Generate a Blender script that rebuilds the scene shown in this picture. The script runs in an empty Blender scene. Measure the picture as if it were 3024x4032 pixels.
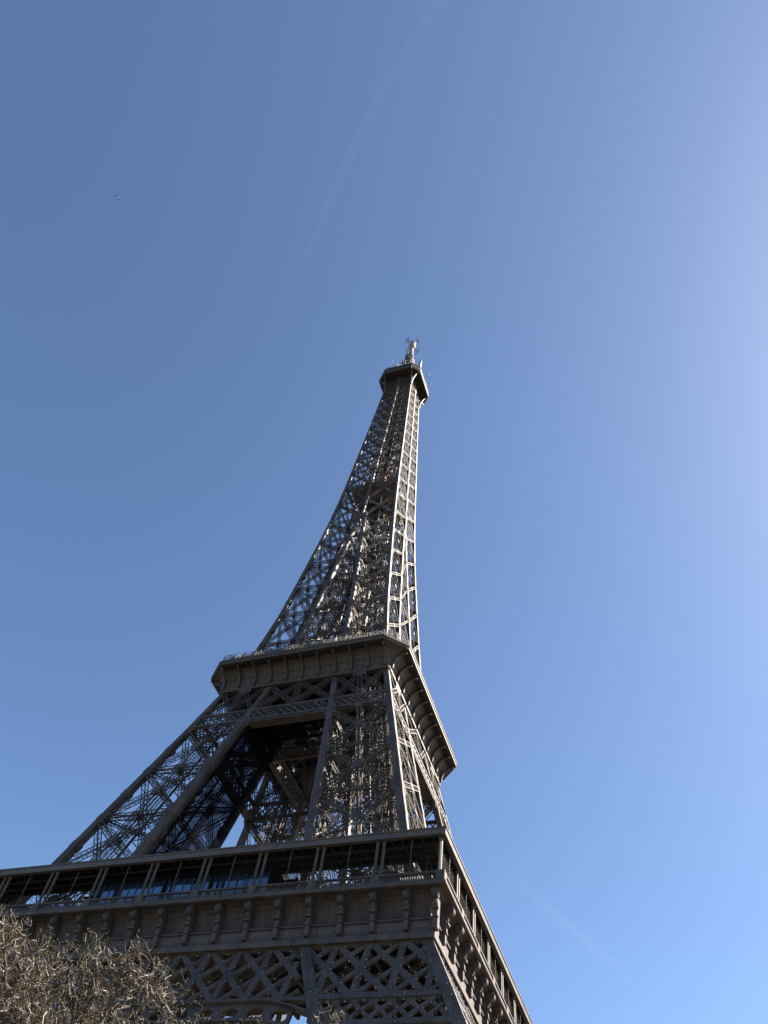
import bpy, math, random
import numpy as np
from mathutils import Matrix, Vector

random.seed(7)
rng = np.random.default_rng(7)
R = math.radians
C = bpy.context.scene.collection

# ------------------------------------------------------------------ camera
CAM = np.array([58.5429, -112.5397, 8.442])
YAW, PITCH, ROLL, FPX = -0.468382, 0.970927, 0.189599, 3054.843
_f = np.array([math.sin(YAW) * math.cos(PITCH), math.cos(YAW) * math.cos(PITCH), math.sin(PITCH)])
_r = np.array([math.cos(YAW), -math.sin(YAW), 0.0])
_u = np.cross(_r, _f)
_r2 = _r * math.cos(ROLL) + _u * math.sin(ROLL)
_u2 = -_r * math.sin(ROLL) + _u * math.cos(ROLL)
cam_d = bpy.data.cameras.new('camera')
cam_d.sensor_fit = 'HORIZONTAL'
cam_d.sensor_width = 36.0
cam_d.lens = 36.0 * FPX / 3024.0
cam_d.clip_start = 0.1
cam_d.clip_end = 60000.0
cam = bpy.data.objects.new('camera', cam_d)
C.objects.link(cam)
cam.matrix_world = Matrix(((_r2[0], _u2[0], -_f[0], CAM[0]), (_r2[1], _u2[1], -_f[1], CAM[1]),
                           (_r2[2], _u2[2], -_f[2], CAM[2]), (0, 0, 0, 1)))
bpy.context.scene.camera = cam

# ------------------------------------------------------------------ light
SUN_EL, SUN_AZ = 41.0, 59.0            # azimuth from +Y towards +X
SUN_STRENGTH, SKY_STRENGTH = 5.0, 0.05
world = bpy.data.worlds.new('World')
bpy.context.scene.world = world
world.use_nodes = True
wn = world.node_tree
sky = wn.nodes.new('ShaderNodeTexSky')
sky.sky_type = 'NISHITA'
sky.sun_disc = False
sky.sun_elevation = R(SUN_EL)
sky.sun_rotation = R(SUN_AZ)
sky.altitude = 50
sky.air_density = 0.7
sky.dust_density = 0.8
sky.ozone_density = 3.0
bg = wn.nodes['Background']
bg.inputs['Strength'].default_value = SKY_STRENGTH
tint = wn.nodes.new('ShaderNodeMix')          # small white balance of the whole sky
tint.data_type = 'RGBA'
tint.blend_type = 'MULTIPLY'
tint.inputs[0].default_value = 1.0
tint.inputs[7].default_value = (0.945, 1.005, 1.01, 1)
wn.links.new(sky.outputs['Color'], tint.inputs[6])
wn.links.new(tint.outputs[2], bg.inputs['Color'])
sun_d = bpy.data.lights.new('sun', 'SUN')
sun_d.energy = SUN_STRENGTH
sun_d.angle = R(0.53)
sun_d.color = (1.0, 0.90, 0.78)
sun = bpy.data.objects.new('sun', sun_d)
C.objects.link(sun)
sdir = Vector((math.cos(R(SUN_EL)) * math.sin(R(SUN_AZ)), math.cos(R(SUN_EL)) * math.cos(R(SUN_AZ)), math.sin(R(SUN_EL))))
sun.rotation_euler = sdir.to_track_quat('Z', 'Y').to_euler()
sun.location = sdir * 500
vs = bpy.context.scene.view_settings
vs.view_transform = 'Standard'
vs.look = 'None'
vs.exposure = 2.33
vs.gamma = 1.0


# ------------------------------------------------------------------ materials
def principled(name, color, rough=0.5, spec=0.5, metal=0.0):
    m = bpy.data.materials.new(name)
    m.use_nodes = True
    b = m.node_tree.nodes['Principled BSDF']
    b.inputs['Base Color'].default_value = (*color, 1)
    b.inputs['Roughness'].default_value = rough
    b.inputs['Specular IOR Level'].default_value = spec
    b.inputs['Metallic'].default_value = metal
    return m


def noisy(name, c1, c2, scale, rough=(0.4, 0.6), spec=0.5, streak=1.0, bump=0.0, detail=6):
    m = principled(name, c1, rough[0], spec)
    t = m.node_tree
    n, l = t.nodes, t.links
    b = n['Principled BSDF']
    tc = n.new('ShaderNodeTexCoord')
    mp = n.new('ShaderNodeMapping')
    mp.inputs['Scale'].default_value = (1, 1, streak)
    nz = n.new('ShaderNodeTexNoise')
    nz.inputs['Scale'].default_value = scale
    nz.inputs['Detail'].default_value = detail
    rp = n.new('ShaderNodeValToRGB')
    rp.color_ramp.elements[0].position = 0.38
    rp.color_ramp.elements[1].position = 0.62
    rp.color_ramp.elements[0].color = (*c1, 1)
    rp.color_ramp.elements[1].color = (*c2, 1)
    mr = n.new('ShaderNodeMapRange')
    mr.inputs['To Min'].default_value = rough[0]
    mr.inputs['To Max'].default_value = rough[1]
    l.new(tc.outputs['Object'], mp.inputs['Vector'])
    l.new(mp.outputs['Vector'], nz.inputs['Vector'])
    mp2 = n.new('ShaderNodeMapping')          # rain streaks and grime, drawn out downwards
    mp2.inputs['Scale'].default_value = (1, 1, streak * 0.3)
    nz2 = n.new('ShaderNodeTexNoise')
    nz2.inputs['Scale'].default_value = scale * 7
    nz2.inputs['Detail'].default_value = 4
    mixf = n.new('ShaderNodeMix')
    mixf.inputs[0].default_value = 0.42
    l.new(tc.outputs['Object'], mp2.inputs['Vector'])
    l.new(mp2.outputs['Vector'], nz2.inputs['Vector'])
    l.new(nz.outputs['Fac'], mixf.inputs[2])
    l.new(nz2.outputs['Fac'], mixf.inputs[3])
    l.new(mixf.outputs[0], rp.inputs['Fac'])
    l.new(rp.outputs['Color'], b.inputs['Base Color'])
    l.new(nz.outputs['Fac'], mr.inputs['Value'])
    l.new(mr.outputs['Result'], b.inputs['Roughness'])
    if bump:
        bp = n.new('ShaderNodeBump')
        bp.inputs['Strength'].default_value = bump
        bp.inputs['Distance'].default_value = 0.02
        l.new(nz.outputs['Fac'], bp.inputs['Height'])
        l.new(bp.outputs['Normal'], b.inputs['Normal'])
    return m


IRON = noisy('brown_iron_paint', (0.042, 0.0345, 0.0295), (0.084, 0.070, 0.060), 0.55, (0.5, 0.68), 0.3, 0.35)
FASCIA = noisy('paler_fascia_paint', (0.068, 0.057, 0.047), (0.105, 0.089, 0.074), 0.5, (0.42, 0.6), 0.4, 0.35)
PANEL = noisy('weathered_panel_paint', (0.044, 0.035, 0.030), (0.086, 0.069, 0.058), 0.8, (0.5, 0.7), 0.35, 0.3)
SOFFIT = noisy('soffit_paint', (0.050, 0.041, 0.032), (0.084, 0.070, 0.055), 0.7, (0.5, 0.7), 0.35, 0.3)
JOINT = principled('dark_joint', (0.02, 0.017, 0.015), 0.8)
LETTER = principled('letter_paint', (0.14, 0.117, 0.093), 0.5)
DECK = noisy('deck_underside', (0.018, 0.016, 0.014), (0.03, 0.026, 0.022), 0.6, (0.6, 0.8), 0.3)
GALV = noisy('pale_mast_paint', (0.18, 0.175, 0.17), (0.27, 0.26, 0.25), 1.2, (0.35, 0.55))
DARKMETAL = principled('dark_aerial_metal', (0.05, 0.048, 0.047), 0.5, 0.5)
BULB = principled('lamp_glass', (0.22, 0.21, 0.20), 0.3, 0.5)
RED = noisy('red_cabin_paint', (0.62, 0.07, 0.05), (0.70, 0.10, 0.07), 2.0)
GLASS = principled('sky_tinted_glass', (0.010, 0.024, 0.045), 0.03, 1.0)
GLASS.node_tree.nodes['Principled BSDF'].inputs['IOR'].default_value = 2.0   # coated solar glazing
GLASS.node_tree.nodes['Principled BSDF'].inputs['Specular Tint'].default_value = (0.5, 0.74, 1.0, 1)  # blue of the reflected sky put into the tint
BLACK = principled('black_wall_and_shade', (0.005, 0.005, 0.006), 0.8, 0.08)
STONE = noisy('plinth_stone', (0.32, 0.28, 0.22), (0.42, 0.37, 0.30), 1.5, (0.7, 0.9))


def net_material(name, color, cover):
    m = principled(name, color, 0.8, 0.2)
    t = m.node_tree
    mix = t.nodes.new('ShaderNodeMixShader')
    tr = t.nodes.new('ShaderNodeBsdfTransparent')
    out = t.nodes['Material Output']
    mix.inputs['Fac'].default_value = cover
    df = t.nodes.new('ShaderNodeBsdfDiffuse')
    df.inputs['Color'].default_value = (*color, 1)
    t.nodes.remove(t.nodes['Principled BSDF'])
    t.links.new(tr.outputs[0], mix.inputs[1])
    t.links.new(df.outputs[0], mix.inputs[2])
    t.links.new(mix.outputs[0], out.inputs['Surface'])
    return m


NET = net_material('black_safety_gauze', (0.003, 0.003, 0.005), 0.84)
CLEAR = net_material('clear_screen', (0.35, 0.42, 0.45), 0.35)
BARK = noisy('pale_twisted_bark', (0.034, 0.028, 0.021), (0.110, 0.094, 0.074), 5.0, (0.48, 0.7), 0.4)
PALEBARK = noisy('pale_highlight_bark', (0.10, 0.086, 0.068), (0.26, 0.235, 0.20), 5.0, (0.45, 0.7), 0.4)  # lightened so the branches carry sunlit highlights in their colour
OLDBARK = noisy('dark_old_bark', (0.035, 0.030, 0.025), (0.085, 0.074, 0.062), 8.0, (0.6, 0.85), 0.3, bump=.5)
BUD = noisy('ochre_buds', (0.032, 0.025, 0.011), (0.085, 0.062, 0.023), 3.0, (0.7, 0.9), 0.2)
FEATHER = principled('white_feathers', (0.6, 0.6, 0.6), 0.7)
WINGDARK = principled('grey_feathers', (0.10, 0.10, 0.11), 0.7)


# ------------------------------------------------------------------ mesh builder
def V(*a):
    return np.array(a, float)


def unit(v):
    return v / np.linalg.norm(v)


class MB:
    def __init__(self):
        self.bars = []
        self.v = []
        self.f = []
        self.fm = []

    def bar(self, p, q, w, d=None, n=None):
        p = np.asarray(p, float); q = np.asarray(q, float)
        if d is None: d = w
        a = q - p
        if n is None:
            n = V(0, 0, 1) if abs(a[2]) < 0.9 * np.linalg.norm(a) else V(0, 1, 0)
        self.bars.append((*p, *q, w, d, *n))

    def poly(self, pts, m=0):
        k = len(self.v)
        self.v.extend([tuple(p) for p in pts])
        self.f.append(tuple(range(k, k + len(pts))))
        self.fm.append(m)

    def faces(self, vs, fs, m=0):
        k = len(self.v)
        self.v.extend([tuple(p) for p in vs])
        for f in fs:
            self.f.append(tuple(i + k for i in f))
            self.fm.append(m)

    def box(self, lo, hi, m=0):
        x0, y0, z0 = lo; x1, y1, z1 = hi
        self.faces([(x0, y0, z0), (x1, y0, z0), (x1, y1, z0), (x0, y1, z0), (x0, y0, z1), (x1, y0, z1), (x1, y1, z1), (x0, y1, z1)],
                   [(3, 2, 1, 0), (4, 5, 6, 7), (0, 1, 5, 4), (1, 2, 6, 5), (2, 3, 7, 6), (3, 0, 4, 7)], m)

    def tube(self, pts, rad, sides=6, m=0, caps=True):
        pts = np.asarray(pts, float)
        n = len(pts)
        if np.isscalar(rad): rad = [rad] * n
        tan = np.gradient(pts, axis=0)
        ref = V(0.31, 0.52, 0.79)
        rings = []
        for i in range(n):
            t = unit(tan[i])
            s = np.cross(t, ref)
            if np.linalg.norm(s) < 1e-3: s = np.cross(t, V(1, 0, 0))
            s = unit(s); u = np.cross(t, s)
            for k in range(sides):
                a = 2 * math.pi * k / sides
                rings.append(pts[i] + rad[i] * (math.cos(a) * s + math.sin(a) * u))
        fs = []
        for i in range(n - 1):
            for k in range(sides):
                k2 = (k + 1) % sides
                fs.append((i * sides + k, i * sides + k2, (i + 1) * sides + k2, (i + 1) * sides + k))
        if caps:
            fs.append(tuple(range(sides - 1, -1, -1)))
            fs.append(tuple((n - 1) * sides + k for k in range(sides)))
        self.faces(rings, fs, m)

    def ring(self, prof, m=0, close=False):
        """square ring swept round the tower axis; prof = [(r, z, chamfer)]"""
        vs = []
        for (r, z, c) in prof:
            c = max(c, 0.02)
            for (x, y) in ((r - c, -r), (r, -r + c), (r, r - c), (r - c, r), (-r + c, r), (-r, r - c), (-r, -r + c), (-r + c, -r)):
                vs.append((x, y, z))
        fs = []
        n = len(prof)
        for i in range(n - 1 + (1 if close else 0)):
            j = (i + 1) % n
            for k in range(8):
                k2 = (k + 1) % 8
                fs.append((i * 8 + k, i * 8 + k2, j * 8 + k2, j * 8 + k))
        self.faces(vs, fs, m)

    def mesh(self, name, mats):
        vs = [np.array(self.v, float).reshape(-1, 3)]
        nv = len(self.v)
        loops, starts, totals, mi = [], [], [], []
        pos = 0
        if self.f:
            for f in self.f:
                loops.extend(f); starts.append(pos); totals.append(len(f)); pos += len(f)
            mi = list(self.fm)
        loops = np.array(loops, np.int32); starts = np.array(starts, np.int32)
        totals = np.array(totals, np.int32); mi = np.array(mi, np.int32)
        if self.bars:
            b = np.array(self.bars, float)
            p, q, w, d, n = b[:, 0:3], b[:, 3:6], b[:, 6:7], b[:, 7:8], b[:, 8:11]
            a = q - p
            a /= np.linalg.norm(a, axis=1, keepdims=True) + 1e-12
            s = np.cross(a, n)
            ln = np.linalg.norm(s, axis=1, keepdims=True)
            bad = ln[:, 0] < 1e-4
            s[bad] = np.cross(a[bad], V(0.3, 0.9, 0.2)); ln[bad] = np.linalg.norm(s[bad], axis=1, keepdims=True)
            s /= ln
            nn = np.cross(s, a)
            hs, hn = s * w / 2, nn * d / 2
            corners = np.stack([p - hs - hn, p + hs - hn, p + hs + hn, p - hs + hn,
                                q - hs - hn, q + hs - hn, q + hs + hn, q - hs + hn], 1)
            base = nv + 8 * np.arange(len(b))[:, None, None]
            quad = np.array([(0, 1, 5, 4), (1, 2, 6, 5), (2, 3, 7, 6), (3, 0, 4, 7), (3, 2, 1, 0), (4, 5, 6, 7)])[None]
            bl = (base + quad).reshape(-1).astype(np.int32)
            vs.append(corners.reshape(-1, 3))
            nq = len(bl) // 4
            starts = np.concatenate([starts, pos + 4 * np.arange(nq, dtype=np.int32)]).astype(np.int32)
            totals = np.concatenate([totals, np.full(nq, 4, np.int32)]).astype(np.int32)
            loops = np.concatenate([loops, bl]).astype(np.int32)
            mi = np.concatenate([mi, np.zeros(nq, np.int32)]).astype(np.int32)
        vs = np.concatenate(vs)
        me = bpy.data.meshes.new(name)
        me.vertices.add(len(vs)); me.vertices.foreach_set('co', vs.ravel().astype(np.float32))
        me.loops.add(len(loops)); me.loops.foreach_set('vertex_index', loops)
        me.polygons.add(len(starts))
        me.polygons.foreach_set('loop_start', starts)
        me.polygons.foreach_set('loop_total', totals)
        for m in (mats if isinstance(mats, (list, tuple)) else [mats]): me.materials.append(m)
        me.polygons.foreach_set('material_index', mi)
        me.update(calc_edges=True)
        me.validate()
        me.polygons.foreach_set('use_smooth', np.zeros(len(me.polygons), bool))
        return me

    def build(self, name, mats, parent=None):
        return put(name, self.mesh(name, mats), parent)


def put(name, me, parent=None, loc=(0, 0, 0), rz=0.0, **props):
    o = bpy.data.objects.new(name, me)
    C.objects.link(o)
    o.location = loc
    o.rotation_euler = (0, 0, rz)
    if parent: o.parent = parent
    for k, v in props.items(): o[k] = v
    return o


def thing(name, label, cat, loc=(0, 0, 0)):
    o = bpy.data.objects.new(name, None)
    C.objects.link(o)
    o.location = loc
    o['label'] = label; o['category'] = cat
    return o


def copies(src, count=4, step=math.pi / 2, start=1):
    """copies of a part (with its sub-parts) turned round the tower axis"""
    out = []
    for k in range(start, count):
        c = src.copy(); C.objects.link(c)
        c.rotation_euler = (0, 0, src.rotation_euler[2] + k * step)
        c.parent = src.parent
        for ch in list(src.children):
            d = ch.copy(); C.objects.link(d); d.parent = c
        out.append(c)
    return out


def truss(mb, p, q, n, W, D, ch=0.13, lc=0.07, pitch=None, sides=True):
    p = np.asarray(p, float); q = np.asarray(q, float)
    a = q - p
    L = np.linalg.norm(a); a = a / L
    n = np.asarray(n, float); n = unit(n - a * (n @ a)); s = np.cross(a, n)
    for i in (-1, 1):
        for j in (-1, 1):
            o = s * (W / 2 * i) + n * (D / 2 * j)
            mb.bar(p + o, q + o, ch, ch, n)
    k = max(2, int(round(L / (pitch or W))))
    for i in range(k):
        t0, t1 = p + a * (L * i / k), p + a * (L * (i + 1) / k)
        sg = 1 if i % 2 else -1
        for j in (-1, 1):
            mb.bar(t0 + s * (W / 2 * sg * j) + n * (D / 2 * j), t1 - s * (W / 2 * sg * j) + n * (D / 2 * j), lc, 0.03, n)
            if sides:
                mb.bar(t0 + s * (W / 2 * j) + n * (D / 2 * sg), t1 + s * (W / 2 * j) - n * (D / 2 * sg), lc, 0.03, s)


def plate(mb, c, a, n, la, ls, th=0.06):
    a = unit(a)
    mb.bar(c - a * la / 2, c + a * la / 2, ls, th, n)


# ------------------------------------------------------------------ tower profile
_HO = np.array([[0, 62.5], [20, 50.6], [40, 39.4], [44, 37.45], [48.4, 35.25], [52.2, 33.35], [57, 31.05], [63, 29.3], [69.2, 27.6],
                [98.8, 20.1], [110, 17.35], [116, 16.2], [123.9, 14.75], [136, 13.1], [150, 11.75], [170, 10.0], [180.5, 9.2],
                [196, 8.3], [207, 7.8], [234, 6.6], [254, 5.75], [268, 5.2], [280, 4.9]])
_HI = np.array([[0, 47.5], [20, 35.5], [40, 24.2], [44, 22.2], [48, 20.2], [52.2, 18.1], [57, 16.2], [63, 14.5], [69.7, 12.8], [99.8, 8.0],
                [109, 6.3], [116, 5.5], [124, 4.85], [137, 3.95], [148, 3.0], [168, 1.2], [178, 0.45]])
ho = lambda z: float(np.interp(z, _HO[:, 0], _HO[:, 1]))
hi = lambda z: float(np.interp(z, _HI[:, 0], _HI[:, 1]))
# near pier quadrant is (+x, -y): its four ribs
OO = lambda z: V(ho(z), -ho(z), z)
IO = lambda z: V(hi(z), -ho(z), z)
OI = lambda z: V(ho(z), -hi(z), z)
II = lambda z: V(hi(z), -hi(z), z)

tower = thing('lattice_tower', 'tall brown iron lattice tower with open galleries tapering to a white mast', 'tower')


def rib_mesh(kind, zs, w0, w1):
    """box section rib; outer corner of the box follows the profile line"""
    mb = MB()
    vs, fs = [], []
    for i, z in enumerate(zs):
        w = w0 + (w1 - w0) * i / (len(zs) - 1)
        x = ho(z) if kind[0] == 'o' else hi(z)
        y = ho(z) if kind[1] == 'o' else hi(z)
        x0, x1 = (x - w, x) if kind[0] == 'o' else (x, x + w)
        y0, y1 = (-y, -y + w) if kind[1] == 'o' else (-y - w, -y)
        vs += [(x0, y0, z), (x1, y0, z), (x1, y1, z), (x0, y1, z)]
    for i in range(len(zs) - 1):
        for k in range(4):
            k2 = (k + 1) % 4
            fs.append((i * 4 + k, i * 4 + k2, i * 4 + 4 + k2, i * 4 + 4 + k))
    n = len(zs) - 1
    fs += [(3, 2, 1, 0), (n * 4, n * 4 + 1, n * 4 + 2, n * 4 + 3)]
    mb.faces(vs, fs)
    return mb


def flange_strips(mb, kind, zs, w):
    """riveted cover strips and joint plates on the two outward faces of a rib"""
    def centre(z):
        x = ho(z) if kind[0] == 'o' else hi(z)
        y = ho(z) if kind[1] == 'o' else hi(z)
        return V(x - w / 2 if kind[0] == 'o' else x + w / 2, -y + w / 2 if kind[1] == 'o' else -y - w / 2, z)
    for a, b in zip(zs[:-1], zs[1:]):
        for f in (0.0, 0.5):
            z = a + (b - a) * f
            mb.bar(centre(z - .6), centre(z + .6), w + .05, w + .05, V(0, -1, 0))


def pier(zs, w0, w1, W, D, ch, lc, vert, faces, gus, nsub):
    root_mb = MB()
    ins = w0 * 0.5
    for key in faces:
        A, B, n = {'front': (IO, OO, V(0, -1, 0.25)), 'side': (OO, OI, V(1, 0, 0.25)),
                   'inx': (II, IO, V(-1, 0, 0.1)), 'iny': (OI, II, V(0, 1, 0.1))}[key]

        def pts(z):
            a, b = A(z), B(z)
            d = unit(b - a)
            nn = unit(n) * -0.35
            return a + d * (w0 * 0.9) + nn, b - d * (w0 * 0.9) + nn
        for z0, z1 in zip(zs[:-1], zs[1:]):
            a0, b0 = pts(z0); a1, b1 = pts(z1)
            # clear the horizontals
            up_a = unit(a1 - a0) * (W * 1.15); up_b = unit(b1 - b0) * (W * 1.15)
            inner = key in ('inx', 'iny')
            truss(root_mb, a0 + up_a, b1 - up_b, n, W, D, ch, lc, sides=not inner)
            truss(root_mb, b0 + up_b, a1 - up_a, n, W * 1.004, D * 0.99, ch, lc, sides=not inner)
            truss(root_mb, a1, b1, n, W * 0.95, D, ch, lc)
            m0, m1 = (a0 + b0) / 2, (a1 + b1) / 2
            if vert:
                truss(root_mb, m0, m1, n, W * 0.85, D * 1.02, ch, lc)
            if gus:
                d = unit(b0 - a0)
                c = (a0 + b0 + a1 + b1) / 4 + unit(n) * (D / 2 + 0.08)
                plate(root_mb, c, m1 - m0, n, gus, gus * 0.85)
                plate(root_mb, m1 + unit(n) * (D / 2 + 0.09), m1 - m0, n, gus * 0.55, gus * 0.8)
                for (P, sgn, up) in ((a1, 1, a1 - a0), (b1, -1, b1 - b0)):
                    plate(root_mb, P + d * sgn * w0 * 0.1 + unit(n) * 0.37, up, n, W * 2.9, w0 * 0.75, 0.05)
                    for dz in (-W * .42, W * .42):
                        plate(root_mb, P + d * sgn * w0 * 0.25 + unit(up) * dz + unit(n) * 0.41, d, n, w0 * 1.0, 0.09, 0.06)
    return root_mb


def add_pier(name, zs, ribz, w0, w1, W, D, ch, lc, vert=True, faces=('front', 'side', 'inx', 'iny'), gus=1.6, extra=None):
    mb = pier(zs, w0, w1, W, D, ch, lc, vert, faces, gus, 0)
    if extra: extra(mb)
    o = mb.build(name, IRON, tower)
    for kind in ('oo', 'io', 'oi', 'ii'):
        r = rib_mesh(kind, ribz, w0, w1)
        flange_strips(r, kind, zs, (w0 + w1) / 2 if w0 == w1 else w0)
        r.build('rib', IRON, o)
    copies(o)
    return o


# ---- base piers (ground to first platform), mostly below the picture
def base_extra(mb):
    # close lattice under the frieze, on both outward faces
    for (fx, n) in ((lambda x, z: V(x, -ho(z) + 0.3, z), V(0, -1, .45)), (lambda x, z: V(ho(z) - 0.3, -x, z), V(1, 0, .45))):
        zb, zt = 44.7, 51.3
        # horizontal bands
        for (z0, z1) in ((44.05, 44.7), (41.0, 41.65), (51.2, 52.6)):
            zc = (z0 + z1) / 2
            mb.bar(fx(hi(zc), zc), fx(ho(zc) - .3, zc), z1 - z0, 0.5, n)
        L, H = (lambda z: hi(z) + 0.3), (lambda z: ho(z) - 0.9)
        for k in range(4, 10):
            x0 = 3.85 * k - .2
            pts = clip_line((x0, zt), (x0, zb), L, H)
            if pts: mb.bar(fx(*pts[0]), fx(*pts[1]), 0.66, 0.35, n)
        for k in range(2, 10):
            x0 = 3.85 * k + .05
            pts = clip_line((x0, zt), (x0 + 7.1, zb), L, H)
            if pts: mb.bar(fx(*pts[0]), fx(*pts[1]), 0.66, 0.30, n)
            pts = clip_line((x0 + 7.15, zt), (x0, zb), L, H)
            if pts:
                p, q = fx(*pts[0]), fx(*pts[1])
                mb.bar(p, q, 0.46, 0.26, n)
                if k % 2: truss(mb, p - unit(n) * 1.5, q - unit(n) * 1.5, n, 0.4, 0.5, .07, .05, pitch=0.8)
        # small lattice below
        zb2, zt2 = 41.65, 44.05
        for k in range(9, 22):
            x0 = 1.925 * k
            for (xt, xb) in ((x0, x0 + 2.65), (x0 + 2.65, x0)):
                pts = clip_line((xt, zt2), (xb, zb2), L, H)
                if pts: mb.bar(fx(*pts[0]), fx(*pts[1]), 0.4, 0.22 + 0.02 * (xt > xb), n)
        # flange plate along the outer rib and the gap beside it
        for za, zc in ((41.0, 44.0), (44.0, 48.4), (48.4, 52.2)):
            mb.bar(fx(ho(za) - .95, za), fx(ho(zc) - .95, zc), .5, .5, n)
            mb.bar(fx(hi(za) + .45, za), fx(hi(zc) + .45, zc), .5, .5, n)


def clip_line(p, q, lo, hi_):
    """clip segment (x,z)-(x,z) between two edge functions of z"""
    N = 60
    keep = []
    for i in range(N + 1):
        t = i / N
        x, z = p[0] + (q[0] - p[0]) * t, p[1] + (q[1] - p[1]) * t
        if lo(z) <= x <= hi_(z): keep.append((x, z))
    return (keep[0], keep[-1]) if len(keep) > 6 else None


add_pier('base_pier', [1.5, 12, 22, 30.5, 38.4], [0, 10, 20, 30, 40, 44, 48.4, 52.2, 57], 1.3, 1.3, 1.3, 0.9, 0.2, 0.1, extra=base_extra)
for (x, y) in ((62.0, -62.0), (48.0, -62.0), (62.0, -48.0), (48.0, -48.0)):
    mbp = MB()
    mbp.faces([(x - 3.2, y - 3.2, -1.5), (x + 3.2, y - 3.2, -1.5), (x + 3.2, y + 3.2, -1.5), (x - 3.2, y + 3.2, -1.5),
               (x - 1.9, y - 1.9, 1.6), (x + 1.9, y - 1.9, 1.6), (x + 1.9, y + 1.9, 1.6), (x - 1.9, y + 1.9, 1.6)],
              [(3, 2, 1, 0), (4, 5, 6, 7), (0, 1, 5, 4), (1, 2, 6, 5), (2, 3, 7, 6), (3, 0, 4, 7)])
    copies(mbp.build('masonry_footing', STONE, tower))

# ---- middle piers
MIDZ = [56.6, 67.3, 78.2, 88.9, 99.6]


def mid_extra(mb):
    n, ns = V(0, -1, .25), V(1, 0, .25)
    zb, zt = 99.9, 103.5
    for (fx, nn) in ((lambda x, z: V(x, -ho(z) + 0.25, z), n), (lambda x, z: V(ho(z) - 0.25, -x, z), ns),
                     (lambda x, z: V(x, -hi(z) - .25, z), V(0, 1, 0.1)), (lambda x, z: V(hi(z) + .25, -x, z), V(-1, 0, 0.1))):
        for (z0, z1) in ((zb, zb + .65), (zt - .65, zt)):
            zc = (z0 + z1) / 2
            mb.bar(fx(hi(zc) + .6, zc), fx(ho(zc) - .6, zc), z1 - z0, 0.4, nn)
        for k in range(-2, 11):
            x0 = 6.5 + 1.42 * k
            for (xt, xb, e) in ((x0, x0 + 3.3, 0), (x0 + 3.3, x0, .02)):
                pts = clip_line((xt, zt - .3), (xb, zb + .3), lambda z: hi(z) + 0.9, lambda z: ho(z) - 0.9)
                if pts: mb.bar(fx(*pts[0]), fx(*pts[1]), 0.26, 0.16 + e, nn)
        # crossed trusses between this beam and the second platform
        z0, z1 = zt + .2, 110.0
        A0, B0, A1, B1 = fx(hi(z0) + 1.1, z0), fx(ho(z0) - 1.1, z0), fx(hi(z1) + 1.1, z1), fx(ho(z1) - 1.1, z1)
        M0, M1 = (A0 + B0) / 2, (A1 + B1) / 2
        for (p, q) in ((A0, M1), (M0, A1), (M0, B1), (B0, M1)): truss(mb, p, q, nn, .75, .6, .13, .08)
        truss(mb, M0, M1, nn, .75, .62, .13, .08)
        plate(mb, M1 + unit(nn) * .4, V(0, 0, 1), nn, 1.3, 2.6)
    # lift track beams and cross ties running up the pier
    for (fx, fy) in ((.42, .30), (.42, .62), (.68, .30), (.68, .62)):
        P = [V(hi(z) + (ho(z) - hi(z)) * fx, -hi(z) - (ho(z) - hi(z)) * fy, z) for z in (57.5, 70, 85, 99, 110)]
        for a, b in zip(P[:-1], P[1:]): mb.bar(a, b, .3, .36)
    z = 58.5
    while z < 109:
        g = lambda u, v: V(hi(z) + (ho(z) - hi(z)) * u, -hi(z) - (ho(z) - hi(z)) * v, z)
        mb.bar(g(.42, .30), g(.68, .30), .12); mb.bar(g(.42, .62), g(.68, .62), .12)
        mb.bar(g(.42, .30), g(.42, .62), .12); mb.bar(g(.68, .30), g(.68, .62), .12)
        z += 3.57
    # horizontal cross frames
    for z in MIDZ[1:]:
        a, b, c, d = (OO(z) + V(-1, 1, 0), OI(z) + V(-1, -1, 0), II(z) + V(1, -1, 0), IO(z) + V(1, 1, 0))
        truss(mb, a, c, V(0, 0, 1), .6, .5, .12, .07)
        truss(mb, b, d, V(0, 0, 1), .6, .51, .12, .07)


mid_pier = add_pier('upper_pier', MIDZ, [57, 63, 69.2, 78.2, 88.9, 99.8, 110.2], 1.22, 1.05, 0.78, 0.7, 0.115, 0.062, extra=mid_extra)

# ---- girders joining the piers
mb = MB()
n = V(0, -1, .45)
fx = lambda x, z: V(x, -ho(z) + .3, z)
zb, zt = 44.5, 51.2
mb.bar(fx(-hi(44.3), 44.28), fx(hi(44.3), 44.28), .5, .55, n)
mb.bar(fx(-18, 51.75), fx(18, 51.75), 1.1, .5, n)
ex = lambda z: hi(z) - .55
for k in range(-5, 6):
    x0 = 3.85 * k - (.2 if k > 0 else -.2 if k < 0 else 0)
    pts = clip_line((x0, zt), (x0, zb), lambda z: -ex(z), ex)
    if pts: mb.bar(fx(*pts[0]), fx(*pts[1]), .64, .36, n)
for k in range(-8, 8):
    x0 = 3.85 * k + .2
    pts = clip_line((x0, zt), (x0 + 7.25, zb), lambda z: -ex(z), ex)
    if pts: mb.bar(fx(*pts[0]), fx(*pts[1]), .64, .31, n)
    pts = clip_line((x0 + 7.5, zt), (x0 + .25, zb), lambda z: -ex(z), ex)
    if pts:
        p, q = fx(*pts[0]), fx(*pts[1])
        mb.bar(p, q, .46, .27, n)
        truss(mb, p - unit(n) * .6, q - unit(n) * .6, n, .36, .75, .07, .05, pitch=.9)
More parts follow.
